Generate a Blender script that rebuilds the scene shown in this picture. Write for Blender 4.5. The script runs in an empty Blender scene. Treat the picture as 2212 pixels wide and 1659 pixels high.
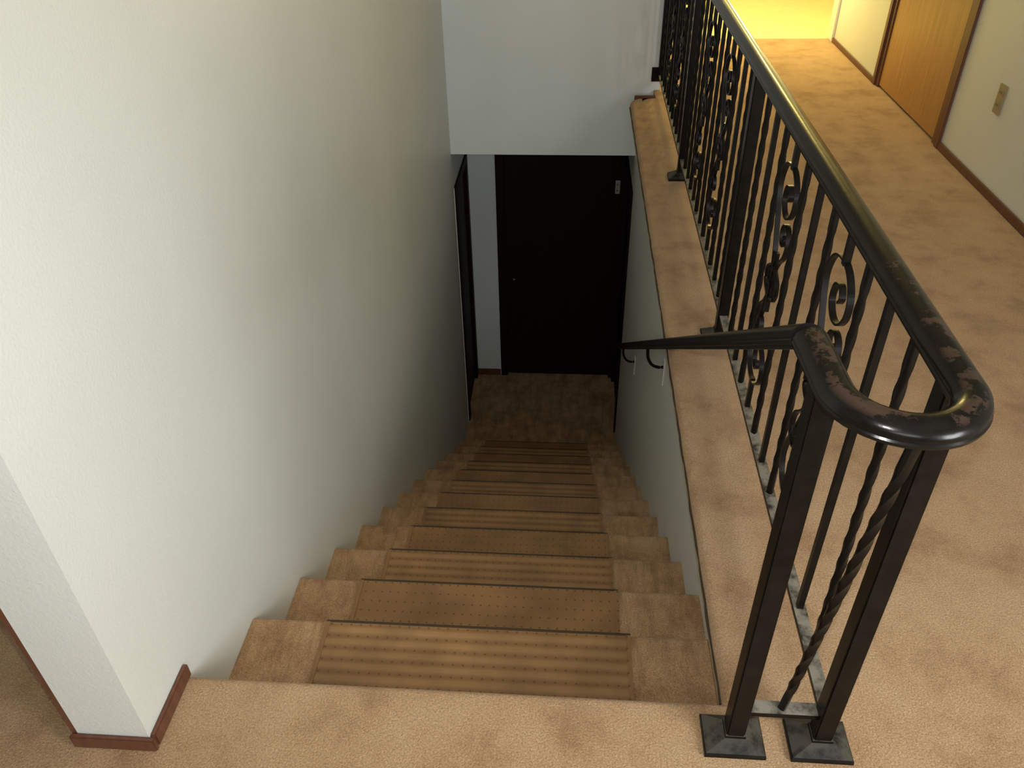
import bpy, bmesh, math, random
from mathutils import Vector, Matrix
random.seed(7)
C = bpy.context.scene.collection
S = bpy.context.scene

# ------------------------------------------------------------------ camera
F_PX, YAW, PITCH, ROLL = 1739.2, -0.0826, 0.6365, 0.0225
CAM = Vector((0.7615, -0.9273, 1.45))
fwd = Vector((math.sin(YAW)*math.cos(PITCH), math.cos(YAW)*math.cos(PITCH), -math.sin(PITCH)))
rgt = Vector((math.cos(YAW), -math.sin(YAW), 0))
dwn = fwd.cross(rgt)
r2 = rgt*math.cos(ROLL) + dwn*math.sin(ROLL)
d2 = -rgt*math.sin(ROLL) + dwn*math.cos(ROLL)
cam = bpy.data.cameras.new('camera')
cam.sensor_fit = 'HORIZONTAL'; cam.sensor_width = 36.0
cam.lens = F_PX/2212*36.0; cam.clip_start = 0.02; cam.clip_end = 60
camo = bpy.data.objects.new('camera', cam); C.objects.link(camo)
M3 = Matrix((r2, -d2, -fwd)).transposed()
camo.matrix_world = Matrix.Translation(CAM) @ M3.to_4x4()
S.camera = camo

# ------------------------------------------------------------------ light
w = bpy.data.worlds.new('world'); S.world = w; w.use_nodes = True
w.node_tree.nodes['Background'].inputs[0].default_value = (0.5, 0.55, 0.6, 1)
w.node_tree.nodes['Background'].inputs[1].default_value = 0.02

def lamp(name, kind, loc, energy, col, aim=None, **kw):
    l = bpy.data.lights.new(name, kind); l.energy = energy; l.color = col
    for k, v in kw.items(): setattr(l, k, v)
    o = bpy.data.objects.new(name, l); C.objects.link(o); o.location = loc
    if aim is not None:
        o.rotation_euler = (Vector(aim)-Vector(loc)).to_track_quat('-Z', 'Y').to_euler()
    return o
up_c = -d2
fl = CAM + up_c*0.05 + r2*0.012
lamp('flash_lamp', 'SPOT', fl, 38, (1.0, 1.0, 1.0), fl+fwd*2, spot_size=math.radians(105), spot_blend=0.9, shadow_soft_size=0.008)
lamp('side_fill_light', 'AREA', (2.53, -0.95, 1.0), 68, (0.98, 1.0, 1.0), (0.35, 0.35, 0.65), shape='RECTANGLE', size=1.2, size_y=0.75)  # fill light added from the right; no such source is known
lamp('rear_fill_light', 'AREA', (0.9, -3.36, 1.75), 40, (0.97, 1.0, 1.0), (0.6, 4.0, 0.9), shape='RECTANGLE', size=1.9, size_y=0.85)  # added soft fill from behind the camera, source made up
lamp('far_ceiling_lamp', 'POINT', (2.0, 5.7, 2.2), 64, (1.0, 0.77, 0.25), shadow_soft_size=0.1)
lamp('hall_end_fill', 'POINT', (2.25, 5.2, 0.85), 35, (1.0, 0.79, 0.30), shadow_soft_size=0.16)  # added low source for the warm light on the left wall; no fixture

S.view_settings.view_transform = 'Standard'
try: S.view_settings.look = 'None'
except Exception: pass
S.view_settings.gamma = 1.0
S.view_settings.use_curve_mapping = False
S.view_settings.exposure = 0.08

# ------------------------------------------------------------------ materials
def new_mat(name, rough=0.6, spec=0.5):
    m = bpy.data.materials.new(name); m.use_nodes = True
    nt = m.node_tree; b = nt.nodes['Principled BSDF']
    b.inputs['Roughness'].default_value = rough
    b.inputs['Specular IOR Level'].default_value = spec
    return m, nt, b
def N(nt, t, **kw):
    n = nt.nodes.new(t)
    for k, v in kw.items():
        if k in n.inputs: n.inputs[k].default_value = v
        else: setattr(n, k, v)
    return n
def coords(nt, scale=(1, 1, 1)):
    g = N(nt, 'ShaderNodeNewGeometry'); mp = N(nt, 'ShaderNodeMapping'); mp.inputs['Scale'].default_value = scale
    nt.links.new(g.outputs['Position'], mp.inputs['Vector']); return mp.outputs['Vector']
def noise(nt, vec, scale, detail=3, rough=0.55):
    n = N(nt, 'ShaderNodeTexNoise', Scale=scale, Detail=detail, Roughness=rough)
    nt.links.new(vec, n.inputs['Vector']); return n.outputs['Fac']
def ramp(nt, fac, stops):
    r = N(nt, 'ShaderNodeValToRGB'); e = r.color_ramp.elements
    while len(e) < len(stops): e.new(0.5)
    for i, (p, c) in enumerate(stops):
        e[i].position = p; e[i].color = (*c, 1)
    nt.links.new(fac, r.inputs['Fac']); return r.outputs['Color']
def mix(nt, fac, a, b, mode='MIX'):
    m = N(nt, 'ShaderNodeMix', data_type='RGBA', blend_type=mode)
    for sock, v in ((m.inputs[0], fac), (m.inputs[6], a), (m.inputs[7], b)):
        if isinstance(v, (int, float)): sock.default_value = v
        elif isinstance(v, tuple): sock.default_value = (*v, 1)
        else: nt.links.new(v, sock)
    return m.outputs[2]
def bump(nt, bs, h, strength, dist):
    b = N(nt, 'ShaderNodeBump', Strength=strength, Distance=dist)
    nt.links.new(h, b.inputs['Height']); nt.links.new(b.outputs['Normal'], bs.inputs['Normal'])

def wall_paint(name, col):
    m, nt, b = new_mat(name, 0.42, 0.5)
    v = coords(nt)
    c = ramp(nt, noise(nt, v, 2.2, 2), [(0.3, tuple(x*0.96 for x in col)), (0.7, col)])
    nt.links.new(c, b.inputs['Base Color'])
    bump(nt, b, noise(nt, v, 150, 4, 0.6), 0.28, 0.003)
    return m
M_WALL = wall_paint('white_wall_paint', (0.71, 0.735, 0.695))
M_HEADER = wall_paint('grey_white_wall_paint', (0.80, 0.85, 0.83))
M_CEIL = wall_paint('ceiling_paint', (0.75, 0.74, 0.70))

def carpet(name, dark, mid, light, bs=9.0, streak=False):
    m, nt, b = new_mat(name, 0.95, 0.15)
    v = coords(nt)
    big = noise(nt, v, bs, 6, 0.68)
    c = ramp(nt, big, [(0.34, dark), (0.5, mid), (0.66, light)])
    if streak:
        vs = coords(nt, (26, 5, 26))
        st = ramp(nt, noise(nt, vs, 1.0, 4, 0.65), [(0.46, (1, 1, 1)), (0.62, (0.76, 0.72, 0.68))])
        c = mix(nt, 1.0, c, st, 'MULTIPLY')
    fine = noise(nt, v, 260, 3, 0.75)
    f = ramp(nt, fine, [(0.32, (0.62, 0.62, 0.62)), (0.68, (1.34, 1.34, 1.34))])
    c = mix(nt, 1.0, c, f, 'MULTIPLY')
    nt.links.new(c, b.inputs['Base Color'])
    b.inputs['Sheen Weight'].default_value = 0.15
    bump(nt, b, noise(nt, v, 240, 3, 0.75), 0.8, 0.004)
    return m
M_CARPET = carpet('tan_carpet', (0.33, 0.195, 0.096), (0.435, 0.276, 0.148), (0.47, 0.312, 0.174), 6.0)
M_STAIRC = carpet('stair_carpet', (0.33, 0.185, 0.085), (0.46, 0.28, 0.14), (0.53, 0.34, 0.18), 9.0, True)

def vinyl(name, col, dots, groove_shade=False):
    m, nt, b = new_mat(name, 0.42, 0.4)
    g = N(nt, 'ShaderNodeNewGeometry'); sp = N(nt, 'ShaderNodeSeparateXYZ')
    nt.links.new(g.outputs['Position'], sp.inputs[0])
    def cell(out, per):
        d = N(nt, 'ShaderNodeMath', operation='DIVIDE'); d.inputs[1].default_value = per; nt.links.new(out, d.inputs[0])
        f = N(nt, 'ShaderNodeMath', operation='FRACT'); nt.links.new(d.outputs[0], f.inputs[0])
        s = N(nt, 'ShaderNodeMath', operation='SUBTRACT'); s.inputs[1].default_value = 0.5; nt.links.new(f.outputs[0], s.inputs[0])
        q = N(nt, 'ShaderNodeMath', operation='MULTIPLY'); nt.links.new(s.outputs[0], q.inputs[0]); nt.links.new(s.outputs[0], q.inputs[1])
        q2 = N(nt, 'ShaderNodeMath', operation='MULTIPLY'); q2.inputs[1].default_value = per*per; nt.links.new(q.outputs[0], q2.inputs[0])
        return q2.outputs[0]
    a = N(nt, 'ShaderNodeMath', operation='ADD'); nt.links.new(cell(sp.outputs['X'], 0.024), a.inputs[0]); nt.links.new(cell(sp.outputs['Y'], 0.033), a.inputs[1])
    lt = N(nt, 'ShaderNodeMath', operation='LESS_THAN'); lt.inputs[1].default_value = 0.0027**2; nt.links.new(a.outputs[0], lt.inputs[0])
    v = coords(nt)
    base = ramp(nt, noise(nt, v, 7, 3), [(0.35, tuple(x*0.8 for x in col)), (0.65, tuple(x*1.1 for x in col))])
    if groove_shade:
        gy = N(nt, 'ShaderNodeMath', operation='MULTIPLY'); gy.inputs[1].default_value = 1/(0.033*0.033); nt.links.new(cell(sp.outputs['Y'], 0.033), gy.inputs[0])
        base = mix(nt, 1.0, base, ramp(nt, gy.outputs[0], [(0.005, (0.80, 0.75, 0.68)), (0.11, (1.08, 1.08, 1.06))]), 'MULTIPLY')  # rib shade put into the colour: darker grooves, lighter ridges
    mul = N(nt, 'ShaderNodeMath', operation='MULTIPLY'); mul.inputs[1].default_value = dots; nt.links.new(lt.outputs[0], mul.inputs[0])
    c = mix(nt, mul.outputs[0], base, tuple(x*0.35 for x in col))
    nt.links.new(c, b.inputs['Base Color'])
    bump(nt, b, noise(nt, v, 300, 2), 0.25, 0.002)
    return m
M_VINYL = vinyl('clear_vinyl_runner', (0.28, 0.152, 0.062), 0.8)
M_VRIB = vinyl('ribbed_vinyl_runner', (0.31, 0.175, 0.076), 0.8, True)
M_BEND, _nt, _b = new_mat('shaded_vinyl_bend', 0.5); _b.inputs['Base Color'].default_value = (0.05, 0.028, 0.015, 1)  # dark base colour paints the shade of the curled edge

def iron(name, wear=0.0, dust=0.0):
    m, nt, b = new_mat(name, 0.22 if wear else 0.3, 0.22 if wear else 0.14)
    v = coords(nt)
    c = ramp(nt, noise(nt, v, 30, 3), [(0.3, (0.004, 0.0035, 0.003)), (0.7, (0.009, 0.0075, 0.006))])
    if wear:
        g0 = N(nt, 'ShaderNodeNewGeometry'); ds = N(nt, 'ShaderNodeVectorMath', operation='DISTANCE'); ds.inputs[1].default_value = (1.14, -0.10, 0.86)
        nt.links.new(g0.outputs['Position'], ds.inputs[0])
        mr = N(nt, 'ShaderNodeMapRange'); nt.links.new(ds.outputs['Value'], mr.inputs[0])
        for q, val in ((1, 0.08), (2, 0.42), (3, 0.09), (4, -0.05)): mr.inputs[q].default_value = val
        ad = N(nt, 'ShaderNodeMath', operation='ADD'); nt.links.new(noise(nt, v, 24, 8, 0.68), ad.inputs[0]); nt.links.new(mr.outputs[0], ad.inputs[1])
        wf = ramp(nt, ad.outputs[0], [(0.585, (0, 0, 0)), (0.63, (1, 1, 1))])
        geo = N(nt, 'ShaderNodeNewGeometry'); sx = N(nt, 'ShaderNodeSeparateXYZ'); nt.links.new(geo.outputs['Normal'], sx.inputs[0])
        tp = ramp(nt, sx.outputs['Z'], [(0.75, (0, 0, 0)), (0.97, (1, 1, 1))])
        wf = mix(nt, 1.0, wf, tp, 'MULTIPLY')
        c = mix(nt, wf, c, (0.058, 0.035, 0.025))
    if dust:
        geo = N(nt, 'ShaderNodeNewGeometry'); sx = N(nt, 'ShaderNodeSeparateXYZ'); nt.links.new(geo.outputs['Normal'], sx.inputs[0])
        tp = ramp(nt, sx.outputs['Z'], [(0.55, (0, 0, 0)), (0.97, (1, 1, 1))])
        df = ramp(nt, noise(nt, v, 26, 5, 0.65), [(0.36, (0.12,)*3), (0.56, (1, 1, 1))])
        df = mix(nt, 1.0, df, tp, 'MULTIPLY'); df = mix(nt, 1.0, df, (dust,)*3, 'MULTIPLY')
        c = mix(nt, df, c, (0.27, 0.245, 0.195))
        rr = N(nt, 'ShaderNodeMapRange'); nt.links.new(df, rr.inputs[0]); rr.inputs[3].default_value = 0.36; rr.inputs[4].default_value = 0.9
        nt.links.new(rr.outputs[0], b.inputs['Roughness'])
    nt.links.new(c, b.inputs['Base Color'])
    bump(nt, b, noise(nt, v, 60, 3), 0.12, 0.002)
    return m
M_IRON = iron('black_painted_iron')
M_WORN = iron('worn_black_handrail_paint', wear=1.0)
M_DUST = iron('dusty_black_iron', dust=0.85)
M_DUST2 = iron('lightly_dusty_black_iron', dust=0.33)

def wood(name, dark, light, rough=0.35, grain=(30, 30, 1.5)):
    m, nt, b = new_mat(name, rough, 0.2 if rough > 0.55 else 0.5)
    v = coords(nt, grain)
    n = noise(nt, v, 2.0, 5, 0.6)
    nt.links.new(ramp(nt, n, [(0.3, dark), (0.7, light)]), b.inputs['Base Color'])
    bump(nt, b, n, 0.1, 0.002)
    return m
M_GOLD = wood('golden_oak_veneer', (0.34, 0.165, 0.045), (0.47, 0.25, 0.08))
M_CASING = wood('brown_stained_trim', (0.10, 0.036, 0.019), (0.155, 0.06, 0.032), 0.4)
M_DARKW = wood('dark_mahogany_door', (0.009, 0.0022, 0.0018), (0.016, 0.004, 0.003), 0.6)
M_WHITE, _nt, _b = new_mat('white_gloss_trim', 0.35); _b.inputs['Base Color'].default_value = (0.82, 0.8, 0.72, 1)
M_YELLOW = wood('yellow_sheet_vinyl', (0.74, 0.60, 0.26), (0.82, 0.69, 0.34), 0.35, (6, 6, 6))
M_IVORY, _nt, _b = new_mat('ivory_plastic', 0.4); _b.inputs['Base Color'].default_value = (0.33, 0.27, 0.15, 1)
M_SLOT, _nt, _b = new_mat('dark_slot', 0.6); _b.inputs['Base Color'].default_value = (0.02, 0.015, 0.01, 1)
M_STEEL, _nt, _b = new_mat('brushed_metal', 0.3); _b.inputs['Base Color'].default_value = (0.75, 0.7, 0.6, 1); _b.inputs['Metallic'].default_value = 0.6
M_CHROME, _nt, _b = new_mat('bright_bracket_metal', 0.35); _b.inputs['Base Color'].default_value = (0.8, 0.8, 0.78, 1); _b.inputs['Metallic'].default_value = 0.3
M_KNOB, _nt, _b = new_mat('dark_bronze', 0.25); _b.inputs['Base Color'].default_value = (0.05, 0.04, 0.035, 1); _b.inputs['Metallic'].default_value = 0.8
M_EDGE, _nt, _b = new_mat('carpet_backing_edge', 0.9); _b.inputs['Base Color'].default_value = (0.045, 0.032, 0.014, 1)

# ------------------------------------------------------------------ helpers
def link(name, me, mat, parent=None, smooth=False):
    if mat: me.materials.append(mat)
    if smooth:
        for p in me.polygons: p.use_smooth = True
        me.set_sharp_from_angle(angle=math.radians(42))
    o = bpy.data.objects.new(name, me); C.objects.link(o)
    if parent: o.parent = parent
    return o
def obj(name, bm, mat, parent=None, smooth=False):
    me = bpy.data.meshes.new(name); bmesh.ops.recalc_face_normals(bm, faces=bm.faces); bm.to_mesh(me); bm.free()
    return link(name, me, mat, parent, smooth)
def bx(bm, x0, x1, y0, y1, z0, z1):
    v = [bm.verts.new((x, y, z)) for x in (x0, x1) for y in (y0, y1) for z in (z0, z1)]
    for f in ((0, 1, 3, 2), (4, 6, 7, 5), (0, 4, 5, 1), (2, 3, 7, 6), (0, 2, 6, 4), (1, 5, 7, 3)):
        bm.faces.new([v[i] for i in f])
    return bm
def box(name, lims, mat, parent=None, bevel=0.0):
    bm = bx(bmesh.new(), *lims)
    if bevel: bmesh.ops.bevel(bm, geom=bm.edges[:], offset=bevel, segments=2, affect='EDGES')
    return obj(name, bm, mat, parent)
def loft(bm, rings, closed_profile=True, caps=True):
    vs = [[bm.verts.new(p) for p in r] for r in rings]
    n = len(rings[0])
    for a, b in zip(vs[:-1], vs[1:]):
        for i in range(n if closed_profile else n-1):
            j = (i+1) % n
            bm.faces.new((a[i], a[j], b[j], b[i]))
    if caps and closed_profile:
        bm.faces.new(vs[0][::-1]); bm.faces.new(vs[-1])
    return bm
def sweep(bm, prof, path, up=Vector((0, 0, 1)), ups=None):
    """profile (side, up) carried along the path"""
    P = [Vector(p) for p in path]; rings = []
    for i, p in enumerate(P):
        a = (P[i]-P[i-1]).normalized() if i else None
        b = (P[i+1]-P[i]).normalized() if i < len(P)-1 else None
        t = (a if b is None else b if a is None else (a+b)).normalized()
        u = ups[i] if ups else up
        side = t.cross(u).normalized(); uu = side.cross(t).normalized()
        rings.append([p + side*sd + uu*h for sd, h in prof])
    return loft(bm, rings)
def tube(bm, path, r, n=8, up=Vector((0, 0, 1))):
    P = [Vector(p) for p in path]; rings = []
    ref = Vector(up)
    for i, p in enumerate(P):
        t = ((P[min(i+1, len(P)-1)]-P[max(i-1, 0)])).normalized()
        if abs(t.dot(ref)) > 0.98: ref = Vector((1, 0, 0))
        s = t.cross(ref).normalized(); u = s.cross(t)
        rings.append([p + (s*math.cos(2*math.pi*k/n)+u*math.sin(2*math.pi*k/n))*r for k in range(n)])
    return loft(bm, rings)
def smooth_path(pts, per=6):
    P = [Vector(p) for p in pts]; out = []
    for i in range(len(P)-1):
        p0, p1, p2, p3 = P[max(i-1, 0)], P[i], P[i+1], P[min(i+2, len(P)-1)]
        for k in range(per):
            t = k/per
            out.append(0.5*((2*p1)+(p2-p0)*t+(2*p0-5*p1+4*p2-p3)*t*t+(3*p1-p0-3*p2+p3)*t**3))
    out.append(P[-1]); return out
def thing(name, label, cat, loc=(0, 0, 0)):
    o = bpy.data.objects.new(name, None); C.objects.link(o); o.location = loc
    o['label'] = label; o['category'] = cat; return o
def struct(o, label=None):
    o['kind'] = 'structure'
    if label: o['label'] = label
    return o
def sbox(name, lims, mat, label=None, bevel=0):
    return struct(box(name, lims, mat, None, bevel), label)

# ------------------------------------------------------------------ dimensions
RISE, RUN, NS = 0.2, 0.2967, 13
WW = 1.156            # stair wall face
WN = 1.087            # ledge carpet nose
YH = 3.987            # header wall face
ZL = -RISE*NS         # lower landing level
XR = 2.547            # hall right wall
ZC = 2.42
YB = 4.67             # back wall of lower landing
YE = 5.2              # hall ends
YS = 3.83             # ledge ends

# ------------------------------------------------------------------ structure
# upper floor, L-shaped carpet with a round nosing along the opening
def nose_prof(r=0.02, depth=0.05, n=7):
    # from top going over the edge: (out, z)
    pts = [(-0.075, -0.03), (-0.07, 0.0), (-0.045, 0.0), (-r, 0.0)]
    for k in range(1, n): 
        a = math.pi/2*(1-k/(n-1)); pts.append((-r+r*math.cos(a), -r+r*math.sin(a)))
    pts += [(0.0, -depth), (-0.03, -depth), (-0.075, -depth)]
    return pts
floor = struct(obj('floor', bx(bmesh.new(), -2.6, 3.2, -3.4, -0.07, -0.06, 0.0), M_CARPET), 'tan carpet of the upper landing and hall')
box('hall_carpet', (1.236, XR+0.02, -0.07, YE, -0.06, 0.0), M_CARPET, floor)
box('side_room_carpet', (-2.6, -0.02, -0.07, 3.0, -0.06, 0.0), M_CARPET, floor)
bm = bmesh.new()
for pr in (0,):
    loft(bm, [[Vector((x, o, z)) for o, z in nose_prof()] for x in [(-0.02)+k*(WN+0.07+0.02)/12 for k in range(13)]])
obj('landing_nosing', bm, M_CARPET, floor, True)
bm = bmesh.new()
rings = []
for k in range(31):
    y = -0.005 + (YS-0.07+0.005)*k/30
    rings.append([Vector((WN - o, y, z)) for o, z in nose_prof(0.022, 0.05)])
for k in range(1, 7):    # rounded far corner of the ledge
    a = math.pi/2*k/6
    rings.append([Vector((WN - o + 0.07*(1-math.cos(a)), YS-0.07+0.07*math.sin(a), z)) for o, z in nose_prof(0.022, 0.05)])
loft(bm, rings)
obj('ledge_nosing', bm, M_CARPET, floor, True)
box('ledge_carpet', (WN+0.07, 1.236, -0.07, YS, -0.06, 0.0), M_CARPET, floor)
bm = bmesh.new()
tube(bm, [(WN-0.001+0.0010*math.sin(k*0.9)+0.0012*math.sin(k*2.3), 0.006+(YS-0.1)*k/90, -0.022+0.002*math.sin(k*1.3)) for k in range(91)], 0.0032, 6)
e = obj('carpet_edge', bm, M_EDGE, floor); e['label'] = 'dark frayed carpet edge'
box('ledge_end_trim', (1.115, 1.236, YS+0.001, YS+0.02, -0.06, 0.012), M_CASING, floor, 0.003)
sbox('floor_far_room', (0.9, 4.6, YE, 7.0, -0.06, -0.002), M_YELLOW, 'yellow vinyl floor of the bright room beyond the hall')
sbox('floor_lower', (-0.9, 2.2, (NS-1)*RUN-0.01, 5.6, ZL-0.08, ZL), M_STAIRC, 'dim brown carpet at the foot of the stairs')

sbox('wall_left', (-0.14, 0.0, -0.157, 4.02, ZL-0.08, ZC), M_WALL, 'white textured wall along the left side of the stairs')
sbox('wall_stair', (WW, WW+0.085, 0.0, YH+0.02, ZL-0.08, -0.06), M_WALL, 'low wall under the ledge on the right of the stairs')
sbox('wall_header', (-0.14, 1.27, YH, YH+0.11, -0.4, ZC), M_HEADER, 'grey white wall hanging over the foot of the stairs')
sbox('wall_hall', (1.16, 1.27, YH+0.11, YE, -0.4, ZC), M_WALL)
sbox('wall_right', (XR, XR+0.1, -3.4, 3.08, 0.0, ZC), M_WALL, 'white hall wall right of the oak door')
sbox('wall_right_end', (XR, XR+0.1, 4.1, YE, 0.0, ZC), M_WALL, 'white hall wall beyond the oak door')
sbox('wall_right_over', (XR, XR+0.1, 3.08, 4.1, 2.03, ZC), M_WALL)
sbox('wall_rear', (-2.6, XR+0.1, -3.5, -3.4, 0.0, ZC), M_WALL)
sbox('wall_side_room', (-2.7, -2.6, -3.5, 3.0, 0.0, ZC), M_WALL)
sbox('wall_side_room_end', (-2.6, -0.14, 3.0, 3.1, 0.0, ZC), M_WALL)
sbox('wall_far_room', (0.9, 4.6, 7.0, 7.1, 0.0, ZC), M_WALL)
sbox('wall_far_room_right', (4.6, 4.7, YE, 7.1, 0.0, ZC), M_WALL)
sbox('wall_far_room_left', (0.8, 0.9, YE, 7.1, 0.0, ZC), M_WALL)
sbox('wall_far_room_front', (XR+0.1, 4.7, YE-0.1, YE, 0.0, ZC), M_WALL)
sbox('ceiling', (-2.7, 4.7, -3.5, 7.1, ZC, ZC+0.08), M_CEIL)
# lower landing
sbox('ceiling_lower', (-0.9, 2.2, YH+0.11, 5.6, -0.4, -0.32), M_CEIL)
sbox('wall_lower_back', (-0.12, 0.212, YB, YB+0.1, ZL, -0.4), M_HEADER, 'pale strip of wall left of the dark lower door')
sbox('wall_lower_back_over', (0.212, 1.3, YB, YB+0.1, -0.6, -0.4), M_HEADER)
sbox('wall_lower_left', (-0.12, 0.0, 4.02, YB, -0.64, -0.4), M_WALL)
sbox('wall_lower_right', (WW, WW+0.085, YH+0.02, YB, -0.62, -0.4), M_WALL)

# trims
sbox('baseboard_left', (0.0003, 0.012, -0.1565, 0.0, 0.0, 0.034), M_CASING, 'short brown baseboard at the head of the left wall', 0.003)
sbox('baseboard_end', (-0.152, 0.0125, -0.169, -0.1575, 0.0, 0.034), M_CASING, 'brown baseboard across the end of the left wall', 0.003)
sbox('trim_1', (-0.150, -0.14, -0.157, -0.08, 0.0, 2.1), M_CASING, 'red brown casing on the far side of the left wall')
sbox('baseboard_right', (XR-0.012, XR, -3.4, 3.044, 0.0, 0.038), M_CASING, 'brown baseboard of the right hall wall', 0.003)
sbox('baseboard_hall', (XR-0.012, XR, 4.14, YE-0.1, 0.0, 0.03), M_CASING, 'brown baseboard beyond the oak door', 0.003)
sbox('trim_2', (XR-0.016, XR, YE-0.1, YE+0.015, 0.0, 2.1), M_WHITE, 'white casing at the end of the hall wall', 0.003)
sbox('baseboard_lower', (0.0, 0.205, YB-0.012, YB, ZL, ZL+0.06), M_CASING, 'brown baseboard under the pale strip of wall', 0.003)

# frames added round the fill lights, unseen behind the camera
def added_window(name, lims, axis):
    o = bpy.data.objects.new(name, None); C.objects.link(o); struct(o, 'added frame around a fill light, behind the viewer')
    a0, a1, z0, z1 = lims
    for k, (p, q, r, t) in enumerate(((a0-0.06, a0, z0-0.06, z1+0.06), (a1, a1+0.06, z0-0.06, z1+0.06), (a0, a1, z1, z1+0.06), (a0, a1, z0-0.06, z0))):
        if axis == 'x': box('frame', (XR-0.015, XR, p, q, r, t), M_WHITE, o)
        else: box('frame', (p, q, -3.4, -3.385, r, t), M_WHITE, o)
added_window('added_window_1', (-1.55, -0.35, 0.62, 1.38), 'x')
added_window('added_window_2', (-0.05, 1.85, 1.32, 2.18), 'y')
# doors
def door(name, label, parent_loc=(0, 0, 0)):
    o = bpy.data.objects.new(name, None); C.objects.link(o); return struct(o, label)
d1 = door('door_1', 'golden oak flush door in the right hall wall')
box('door_slab', (XR+0.004, XR+0.044, 3.146, 4.057, 0.012, 2.03), M_GOLD, d1, 0.002)
box('jamb', (XR-0.003, XR+0.1, 3.09, 3.143, 0.0, 2.03), M_CASING, d1)
box('jamb', (XR-0.003, XR+0.1, 4.06, 4.098, 0.0, 2.03), M_CASING, d1)
box('casing', (XR-0.014, XR, 3.044, 3.090, 0.0, 2.08), M_CASING, d1, 0.003)
box('casing', (XR-0.014, XR, 4.098, 4.138, 0.0, 2.08), M_CASING, d1, 0.003)
box('casing', (XR-0.014, XR, 3.09, 4.098, 2.03, 2.08), M_CASING, d1, 0.003)
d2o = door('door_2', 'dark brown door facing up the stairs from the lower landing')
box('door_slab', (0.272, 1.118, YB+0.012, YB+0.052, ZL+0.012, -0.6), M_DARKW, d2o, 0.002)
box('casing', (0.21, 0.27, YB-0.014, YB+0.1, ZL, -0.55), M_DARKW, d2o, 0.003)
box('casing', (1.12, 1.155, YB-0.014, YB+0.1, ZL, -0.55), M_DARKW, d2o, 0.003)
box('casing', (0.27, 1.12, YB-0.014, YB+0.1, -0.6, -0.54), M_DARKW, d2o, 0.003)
def lathe_y(prof, cx, cy, cz, n=16):
    bm = bmesh.new(); rings = []
    for d, r in prof: rings.append([Vector((cx+r*math.cos(2*math.pi*k/n), cy-d, cz+r*math.sin(2*math.pi*k/n))) for k in range(n)])
    return loft(bm, rings)
k = obj('knob', lathe_y([(0, 0.03), (0.006, 0.03), (0.008, 0.012), (0.03, 0.011), (0.036, 0.022), (0.05, 0.027), (0.06, 0.02), (0.064, 0.004)], 0.335, YB+0.012, -1.66), M_KNOB, d2o, True)
h = box('hinge', (1.085, 1.119, YB-0.004, YB+0.013, -0.945, -0.845), M_STEEL, d2o, 0.002); h['label'] = 'bright metal hinge'
for zz in (-0.918, -0.872):
    obj('screw', lathe_y([(0, 0.005), (0.0015, 0.005), (0.002, 0.001)], 1.1, YB-0.004, zz, 8), M_SLOT, h)
box('hinge', (1.085, 1.119, YB-0.004, YB+0.013, -2.4, -2.3), M_DARKW, d2o, 0.002)
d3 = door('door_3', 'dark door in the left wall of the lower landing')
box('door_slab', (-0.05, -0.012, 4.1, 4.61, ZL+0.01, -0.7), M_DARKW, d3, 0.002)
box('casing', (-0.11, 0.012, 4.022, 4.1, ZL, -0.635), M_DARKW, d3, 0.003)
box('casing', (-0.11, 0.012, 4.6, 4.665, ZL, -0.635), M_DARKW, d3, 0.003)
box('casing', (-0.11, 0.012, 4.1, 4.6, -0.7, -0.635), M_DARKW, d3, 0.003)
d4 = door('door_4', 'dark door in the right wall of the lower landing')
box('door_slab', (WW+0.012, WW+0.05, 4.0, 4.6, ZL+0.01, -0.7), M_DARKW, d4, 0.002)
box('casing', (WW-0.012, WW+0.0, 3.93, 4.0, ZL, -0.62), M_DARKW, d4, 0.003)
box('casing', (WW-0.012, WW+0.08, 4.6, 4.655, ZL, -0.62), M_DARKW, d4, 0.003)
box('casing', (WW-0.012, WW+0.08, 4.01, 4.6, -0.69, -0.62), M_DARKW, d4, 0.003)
sbox('trim_3', (-0.002, 0.0035, 4.014, 4.021, ZL, -0.64), M_WHITE, 'thin pale bead at the corner of the left wall')

# ------------------------------------------------------------------ staircase
stairs = thing('staircase', 'tan carpeted straight staircase going down between two white walls', 'stairs', (0.58, 0, ZL))
def put(o, parent):
    o.parent = parent; o.matrix_parent_inverse = Matrix.Translation(parent.location).inverted(); return o
def step_profile(k):
    """one carpeted step: (y, z) outline, nosing at (k*RUN, -k*RISE)"""
    yn, zt = k*RUN, -k*RISE
    r = 0.018
    pts = [(yn-RUN-0.03, zt), (yn-RUN, zt), (yn-RUN*0.5, zt+0.001), (yn-r, zt)]
    for j in range(1, 7):
        a = math.pi/2*(1-j/6); pts.append((yn-r+r*math.cos(a), zt-r+r*math.sin(a)))
    pts += [(yn-0.004, zt-0.036), (yn-0.022, zt-0.05), (yn-0.026, zt-RISE+0.001), (yn-0.06, zt-RISE+0.001), (yn-RUN-0.03, zt-0.06)]
    return pts
for k in range(1, NS):
    bm = bmesh.new(); pr = step_profile(k)
    rings = [[Vector((x, y + 0.002*math.sin(i*1.3+k), z)) for y, z in pr] for i, x in enumerate([0.0005+j*(WW-0.001)/10 for j in range(11)])]
    loft(bm, rings)
    put(obj('carpeted_step', bm, M_STAIRC, None, True), stairs)
# riser below the top landing
put(box('top_riser', (0.0005, WW-0.0005, -0.05, -0.026, -RISE-0.02, -0.05), M_STAIRC), stairs)

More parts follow.
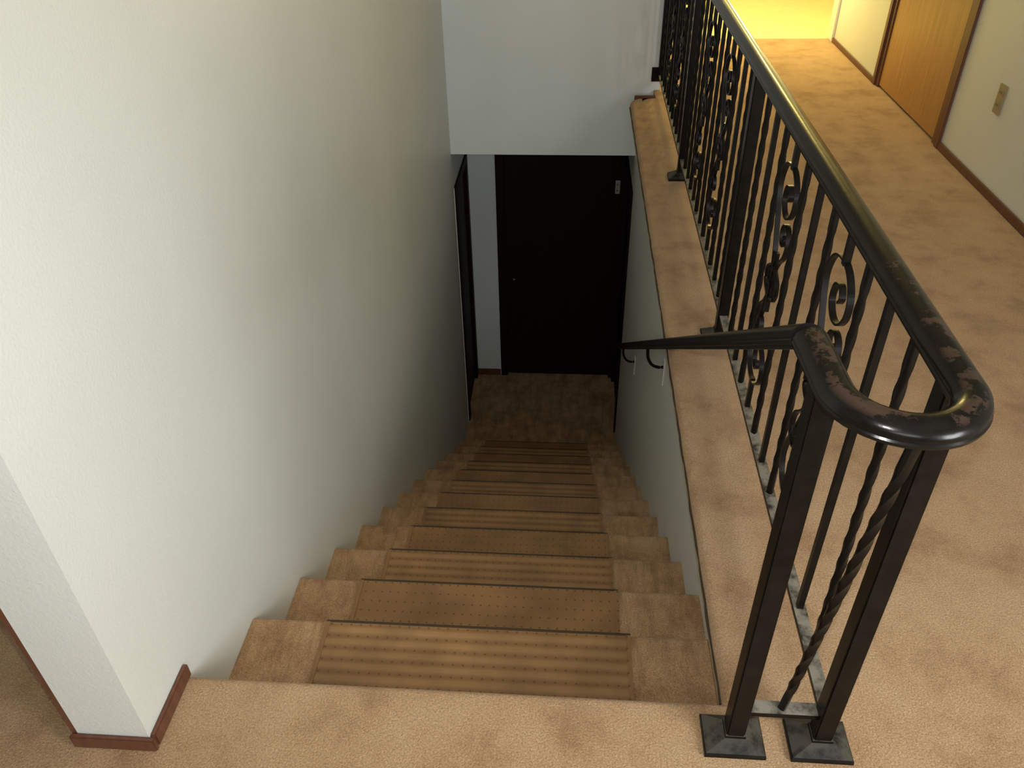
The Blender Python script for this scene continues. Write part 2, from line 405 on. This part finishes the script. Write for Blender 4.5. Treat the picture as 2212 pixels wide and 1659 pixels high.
runner = thing('stair_runner', 'brown tinted ribbed vinyl runner down the middle of the carpeted stairs', 'runner', (0.56, 0, -RISE))
ML, MR = 0.185, 0.930
TH = 0.004
for k in range(1, NS):
    yn, zt = k*RUN, -k*RISE
    y0 = yn-RUN-0.022; y1 = yn-0.012
    top = []
    ribbed = k % 2 == 1
    nseg = 64 if ribbed else 8
    for j in range(nseg+1):
        t = j/nseg; y = y0+(y1-y0)*t; z = zt+0.005
        if ribbed: z += 0.0022*(0.5+0.5*math.cos(2*math.pi*y/0.033))**0.7
        top.append((y, z))
    bot = [(y1, zt+0.001), (y0, zt+0.001)]
    jx = 0.004*math.sin(k*2.1)
    bm = bmesh.new()
    loft(bm, [[Vector((x+jx, y, z)) for y, z in top+bot] for x in (ML, MR)])
    put(obj('tread_panel', bm, M_VRIB if ribbed else M_VINYL), runner)
    # side welts
    for xs in (ML, MR-0.011):
        b = box('edge_welt', (xs+jx, xs+jx+0.011, y0, y1, zt+0.002, zt+0.0082), M_VINYL)
        put(b, runner)
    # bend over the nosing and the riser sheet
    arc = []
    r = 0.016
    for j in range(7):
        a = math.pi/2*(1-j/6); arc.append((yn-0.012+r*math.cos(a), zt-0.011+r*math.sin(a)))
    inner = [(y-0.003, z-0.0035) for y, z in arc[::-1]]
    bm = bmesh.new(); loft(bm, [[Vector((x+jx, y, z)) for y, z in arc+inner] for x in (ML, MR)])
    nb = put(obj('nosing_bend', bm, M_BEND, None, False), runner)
    if k == 1: nb['label'] = 'bend over the step edge with its shade painted dark'
    bm = bmesh.new()
    pr = [(yn+0.004, zt-0.011), (yn+0.002, zt-0.04), (yn-0.016, zt-0.055), (yn-0.020, zt-RISE+0.006), (yn-0.023, zt-RISE+0.006), (yn-0.021, zt-0.054), (yn-0.002, zt-0.04), (yn+0.0005, zt-0.011)]
    loft(bm, [[Vector((x+jx, y, z)) for y, z in pr] for x in (ML, MR)])
    put(obj('riser_panel', bm, M_VINYL), runner)

# ------------------------------------------------------------------ railing
rail = thing('stair_railing', 'black wrought iron railing with twisted balusters, scrolls and a curved worn handrail', 'railing', (1.25, 0, 0))
def R(o): return put(o, rail)
def rx(y): return 1.250 + 0.004*max(y, 0)
ZT, ZB = 0.834, 0.095
# cap rail profile (side, up); up = 0 at the underside of the cap
CAP = [(-0.014, 0.0), (-0.014, 0.006), (-0.0235, 0.007), (-0.0245, 0.012), (-0.0225, 0.0145), (-0.0235, 0.017), (-0.0205, 0.026), (-0.013, 0.0325), (-0.004, 0.0355),
       (0.004, 0.0355), (0.013, 0.0325), (0.0205, 0.026), (0.0235, 0.017), (0.0225, 0.0145), (0.0245, 0.012), (0.0235, 0.007), (0.014, 0.006), (0.014, 0.0)]
path = [(rx(y), y, ZT) for y in (3.98, 3.0, 2.0, 1.0, 0.3, -0.06)]
cx, cy, cr = 1.170, -0.108, 0.080
for j in range(0, 25):
    a = math.pi*j/24
    path.append((cx+cr*math.cos(a), cy-cr*math.sin(a)*1.0, ZT))
path += [(1.089, -0.06, ZT), (1.087, 0.0, ZT)]
bm = bmesh.new(); sweep(bm, CAP, path)
tr = R(obj('top_rail', bm, M_WORN, None, True)); tr['label'] = 'rounded handrail cap with paint worn through at the curve'
SL = RISE/RUN
bm = bmesh.new()
y0s, z0s = -0.002, ZT+0.001
xs_ = lambda y: 1.086-0.004*min(1, y)
pth = [(xs_(y), y, z0s-(y-y0s)*SL) for y in (y0s, 0.5, 1.0, 2.0, 3.0, 3.25)]
sweep(bm, CAP, pth)
R(obj('stair_handrail', bm, M_IRON, None, True))['label'] = 'sloping handrail along the stair wall'
# square bars
def bar(bm, p0, p1, s, twist=0.0, seg=1, rot=0.0):
    if twist: sec = [(2*math.pi*k/12, 0.56*(1+0.13*math.cos(8*math.pi*k/12))) for k in range(12)]
    else: sec = [(math.pi/4+math.pi/2*k, 0.7071) for k in range(4)]
    p0, p1 = Vector(p0), Vector(p1); t = (p1-p0).normalized()
    ref = Vector((0, 1, 0)) if abs(t.y) < 0.9 else Vector((1, 0, 0))
    u = t.cross(ref).normalized(); v = t.cross(u).normalized(); rings = []
    L = (p1-p0).length
    for i in range(seg+1):
        f = i/seg
        z = f*L; tw = 0.0
        if twist:
            g = min(max((z-0.06)/(L-0.12), 0), 1); tw = twist*g
        a0 = rot+tw
        rings.append([p0+t*z+(u*math.cos(a0+q)+v*math.sin(a0+q))*s*rad for q, rad in sec])
    return loft(bm, rings)
# bottom rail and cross bar
bm = bmesh.new(); 
loft(bm, [[Vector((rx(y)+a*0.0125, y, z)) for a, z in ((-1, ZB-0.012), (1, ZB-0.012), (1, ZB), (-1, ZB))] for y in (-0.062, 1.0, 2.0, 3.0, 3.975)])
R(obj('bottom_rail', bm, M_DUST))['label'] = 'flat bottom rail covered in grey dust'
R(box('cross_bar', (1.108, 1.234, -0.081, -0.055, ZB-0.012, ZB), M_DUST))
# posts
def base_plate(x, y, hx=0.056, hy=0.041):
    bm = bmesh.new(); rings = []
    for sx, sy, z in ((1.0, 1.0, 0.0), (1.0, 1.0, 0.008), (0.96, 0.95, 0.011), (0.34, 0.46, 0.030), (0.33, 0.45, 0.036)):
        rings.append([Vector((x+a*hx*sx, y+b*hy*sy, z)) for a, b in ((-1, -1), (1, -1), (1, 1), (-1, 1))])
    return loft(bm, rings)
posts = [(1.0925, -0.076, True), (1.250, -0.076, True), (rx(1.31), 1.31, True), (rx(2.65), 2.65, True)]
for (x, y, pl) in posts:
    bm = bx(bmesh.new(), x-0.0172, x+0.0172, y-0.0172, y+0.0172, 0.02, ZT+0.004)
    bmesh.ops.bevel(bm, geom=[e for e in bm.edges if abs(e.verts[0].co.z-e.verts[1].co.z) > 0.1], offset=0.003, segments=2, affect='EDGES')
    p = R(obj('post', bm, M_IRON))
    q = obj('base_plate', base_plate(x, y), M_DUST2); q.parent = p; q.matrix_parent_inverse = p.matrix_basis.inverted()
    q.matrix_parent_inverse = Matrix.Translation(-rail.location)
    q.parent = p; q.matrix_parent_inverse = Matrix.Identity(4)
# wall end of the railing
ye = YH-0.018
p = R(box('wall_post', (rx(4)-0.014, rx(4)+0.014, ye-0.012, ye+0.016, ZB-0.01, ZT+0.004), M_IRON))
bm = bmesh.new(); rings = []
for s, d in ((1, 0.0), (1, 0.007), (0.94, 0.01), (0.35, 0.028), (0.33, 0.034)):
    rings.append([Vector((rx(4)+a*0.05*s, YH-d, ZB-0.004+b*0.04*s)) for a, b in ((-1, -1), (1, -1), (1, 1), (-1, 1))])
R(obj('wall_flange', loft(bm, rings), M_IRON))
# balusters
def tw_mesh():
    bm = bar(bmesh.new(), (0, 0, 0), (0, 0, ZT-ZB+0.002), 0.0135, twist=2*math.pi*2.9, seg=60)
    me = bpy.data.meshes.new('twisted_baluster'); bmesh.ops.recalc_face_normals(bm, faces=bm.faces); bm.to_mesh(me); bm.free(); me.materials.append(M_IRON)
    for p in me.polygons: p.use_smooth = len(p.vertices) == 4
    return me
def pl_mesh():
    bm = bar(bmesh.new(), (0, 0, 0), (0, 0, ZT-ZB+0.002), 0.0125)
    me = bpy.data.meshes.new('baluster'); bmesh.ops.recalc_face_normals(bm, faces=bm.faces); bm.to_mesh(me); bm.free(); me.materials.append(M_IRON); return me
TWM, PLM = tw_mesh(), pl_mesh()
def inst(name, me, loc, parent):
    o = bpy.data.objects.new(name, me); C.objects.link(o); o.parent = parent
    o.location = Vector(loc)-rail.location if parent == rail else Vector(loc)
    return o
def ribbon(pts2, wx=0.006, th=0.0022, per=7):
    """flat scroll bar in the railing plane: points (y, z), width along x"""
    P = smooth_path([(0, y, z) for y, z in pts2], per)
    bm = bmesh.new(); rings = []
    for i, p in enumerate(P):
        t = (P[min(i+1, len(P)-1)]-P[max(i-1, 0)]).normalized(); n = Vector((0, -t.z, t.y))
        rings.append([p+Vector((wx, 0, 0))+n*th, p+Vector((-wx, 0, 0))+n*th, p+Vector((-wx, 0, 0))-n*th, p+Vector((wx, 0, 0))-n*th])
    loft(bm, rings); return bm
BIG = [(0.006, 0.03), (0.022, 0.08), (0.05, 0.14), (0.074, 0.195), (0.079, 0.235), (0.058, 0.274), (0.018, 0.291), (-0.03, 0.284), (-0.063, 0.254), (-0.066, 0.214), (-0.04, 0.184), (-0.004, 0.18), (0.022, 0.203), (0.016, 0.237), (-0.010, 0.247), (-0.026, 0.231), (-0.018, 0.217)]
SMALL = [(-0.004, 0.03), (-0.028, 0.066), (-0.06, 0.095), (-0.073, 0.128), (-0.06, 0.16), (-0.032, 0.166), (-0.012, 0.146), (-0.02, 0.12), (-0.042, 0.118), (-0.048, 0.134), (-0.038, 0.142)]
def mk(name, bm):
    me = bpy.data.meshes.new(name); bmesh.ops.recalc_face_normals(bm, faces=bm.faces); bm.to_mesh(me); bm.free(); me.materials.append(M_IRON); return me
SC = [mk('large_scroll', ribbon(BIG)), mk('large_scroll', ribbon([(y, -z) for y, z in BIG])), mk('small_scroll', ribbon(SMALL)), mk('small_scroll', ribbon([(-y, -z) for y, z in SMALL]))]
def strand(off):
    L = 0.045 if abs(off) < 0.04 else 0.036
    return tube(bmesh.new(), smooth_path([(0, off*0.25, -L), (0, off*0.85, -L*0.62), (0, off, 0), (0, off*0.85, L*0.62), (0, off*0.25, L)], 4), 0.0062, 6)
STR = [mk('collar_leaf', strand(f)) for f in (-0.055, -0.026, 0.026, 0.055)]
COL = mk('collar', bx(bmesh.new(), -0.0085, 0.0085, -0.017, 0.017, -0.007, 0.007))
bm = bmesh.new(); ZM = 0.475
bar(bm, (0, 0, 0.285), (0, 0, ZT-ZM+0.002), 0.0125)
PICK = mk('scroll_picket', bm)
PICKL = mk('lower_picket', bar(bmesh.new(), (0, 0, ZB-ZM), (0, 0, -0.285), 0.0125))
PICKM = mk('middle_picket', bar(bmesh.new(), (0, 0, -0.08), (0, 0, 0.08), 0.0115))
def panel(ya, yb):
    g = (yb-ya-1.39)/2
    for k in range(11):
        y = ya + 0.13 + g + 0.111*k + (0.0 if ya < 0 else 0.0)
        if k in (3, 7):
            s = inst('scroll_picket', PICK, (rx(y), y, ZM), rail)
            for me, nm in zip(SC, ('large_scroll', 'large_scroll', 'small_scroll', 'small_scroll')):
                inst(nm, me, (0, 0, 0), s)
            inst('lower_picket', PICKL, (0, 0, 0), s); inst('middle_picket', PICKM, (0, 0, 0), s)
            inst('collar', COL, (0, 0, 0), s)
            for me in STR: inst('collar_leaf', me, (0, 0, 0), s)
        elif k % 2 == 0:
            inst('twisted_baluster', TWM, (rx(y), y, ZB), rail)
        else:
            inst('baluster', PLM, (rx(y), y, ZB), rail)
panel(-0.076, 1.31); panel(1.31, 2.65); panel(2.65, 3.97)
bm = bar(bmesh.new(), (1.171, -0.067, ZB-0.001), (1.1705, -0.186, ZT+0.003), 0.0135, twist=2*math.pi*2.9, seg=60)
R(obj('twisted_baluster', bm, M_IRON, None, True))['label'] = 'leaning twisted bar between the two front posts'
# wall brackets under the sloping handrail
for yb in (1.74, 2.88):
    xr_, zr = 1.082, z0s-(yb-y0s)*SL
    bm = bmesh.new()
    tube(bm, smooth_path([(xr_, yb, zr+0.002), (xr_+0.004, yb, zr-0.04), (xr_+0.022, yb, zr-0.074), (xr_+0.05, yb, zr-0.086), (WW-0.004, yb, zr-0.084), ], 5), 0.0065, 8)
    b = R(obj('handrail_bracket', bm, M_IRON, None, True))
    q = box('bracket_plate', (WW-0.006, WW-0.0003, yb-0.014, yb+0.014, zr-0.17, zr-0.05), M_CHROME, b, 0.002)
    q['label'] = 'bright wall plate'

# ------------------------------------------------------------------ outlet
o = thing('wall_outlet', 'tan electrical outlet plate low on the white wall right of the oak door', 'outlet', (XR, 2.6225, 0.367))
put(box('cover_plate', (XR-0.006, XR-0.0002, 2.590, 2.655, 0.307, 0.427), M_IVORY, None, 0.002), o)
for zz in (0.345, 0.395):
    rc = put(box('socket', (XR-0.0085, XR-0.006, 2.606, 2.64, zz-0.014, zz+0.014), M_IVORY, None, 0.001), o)
    for yy in (2.616, 2.63):
        s = box('slot', (XR-0.0092, XR-0.0084, yy-0.0015, yy+0.0015, zz-0.005, zz+0.006), M_SLOT, rc)
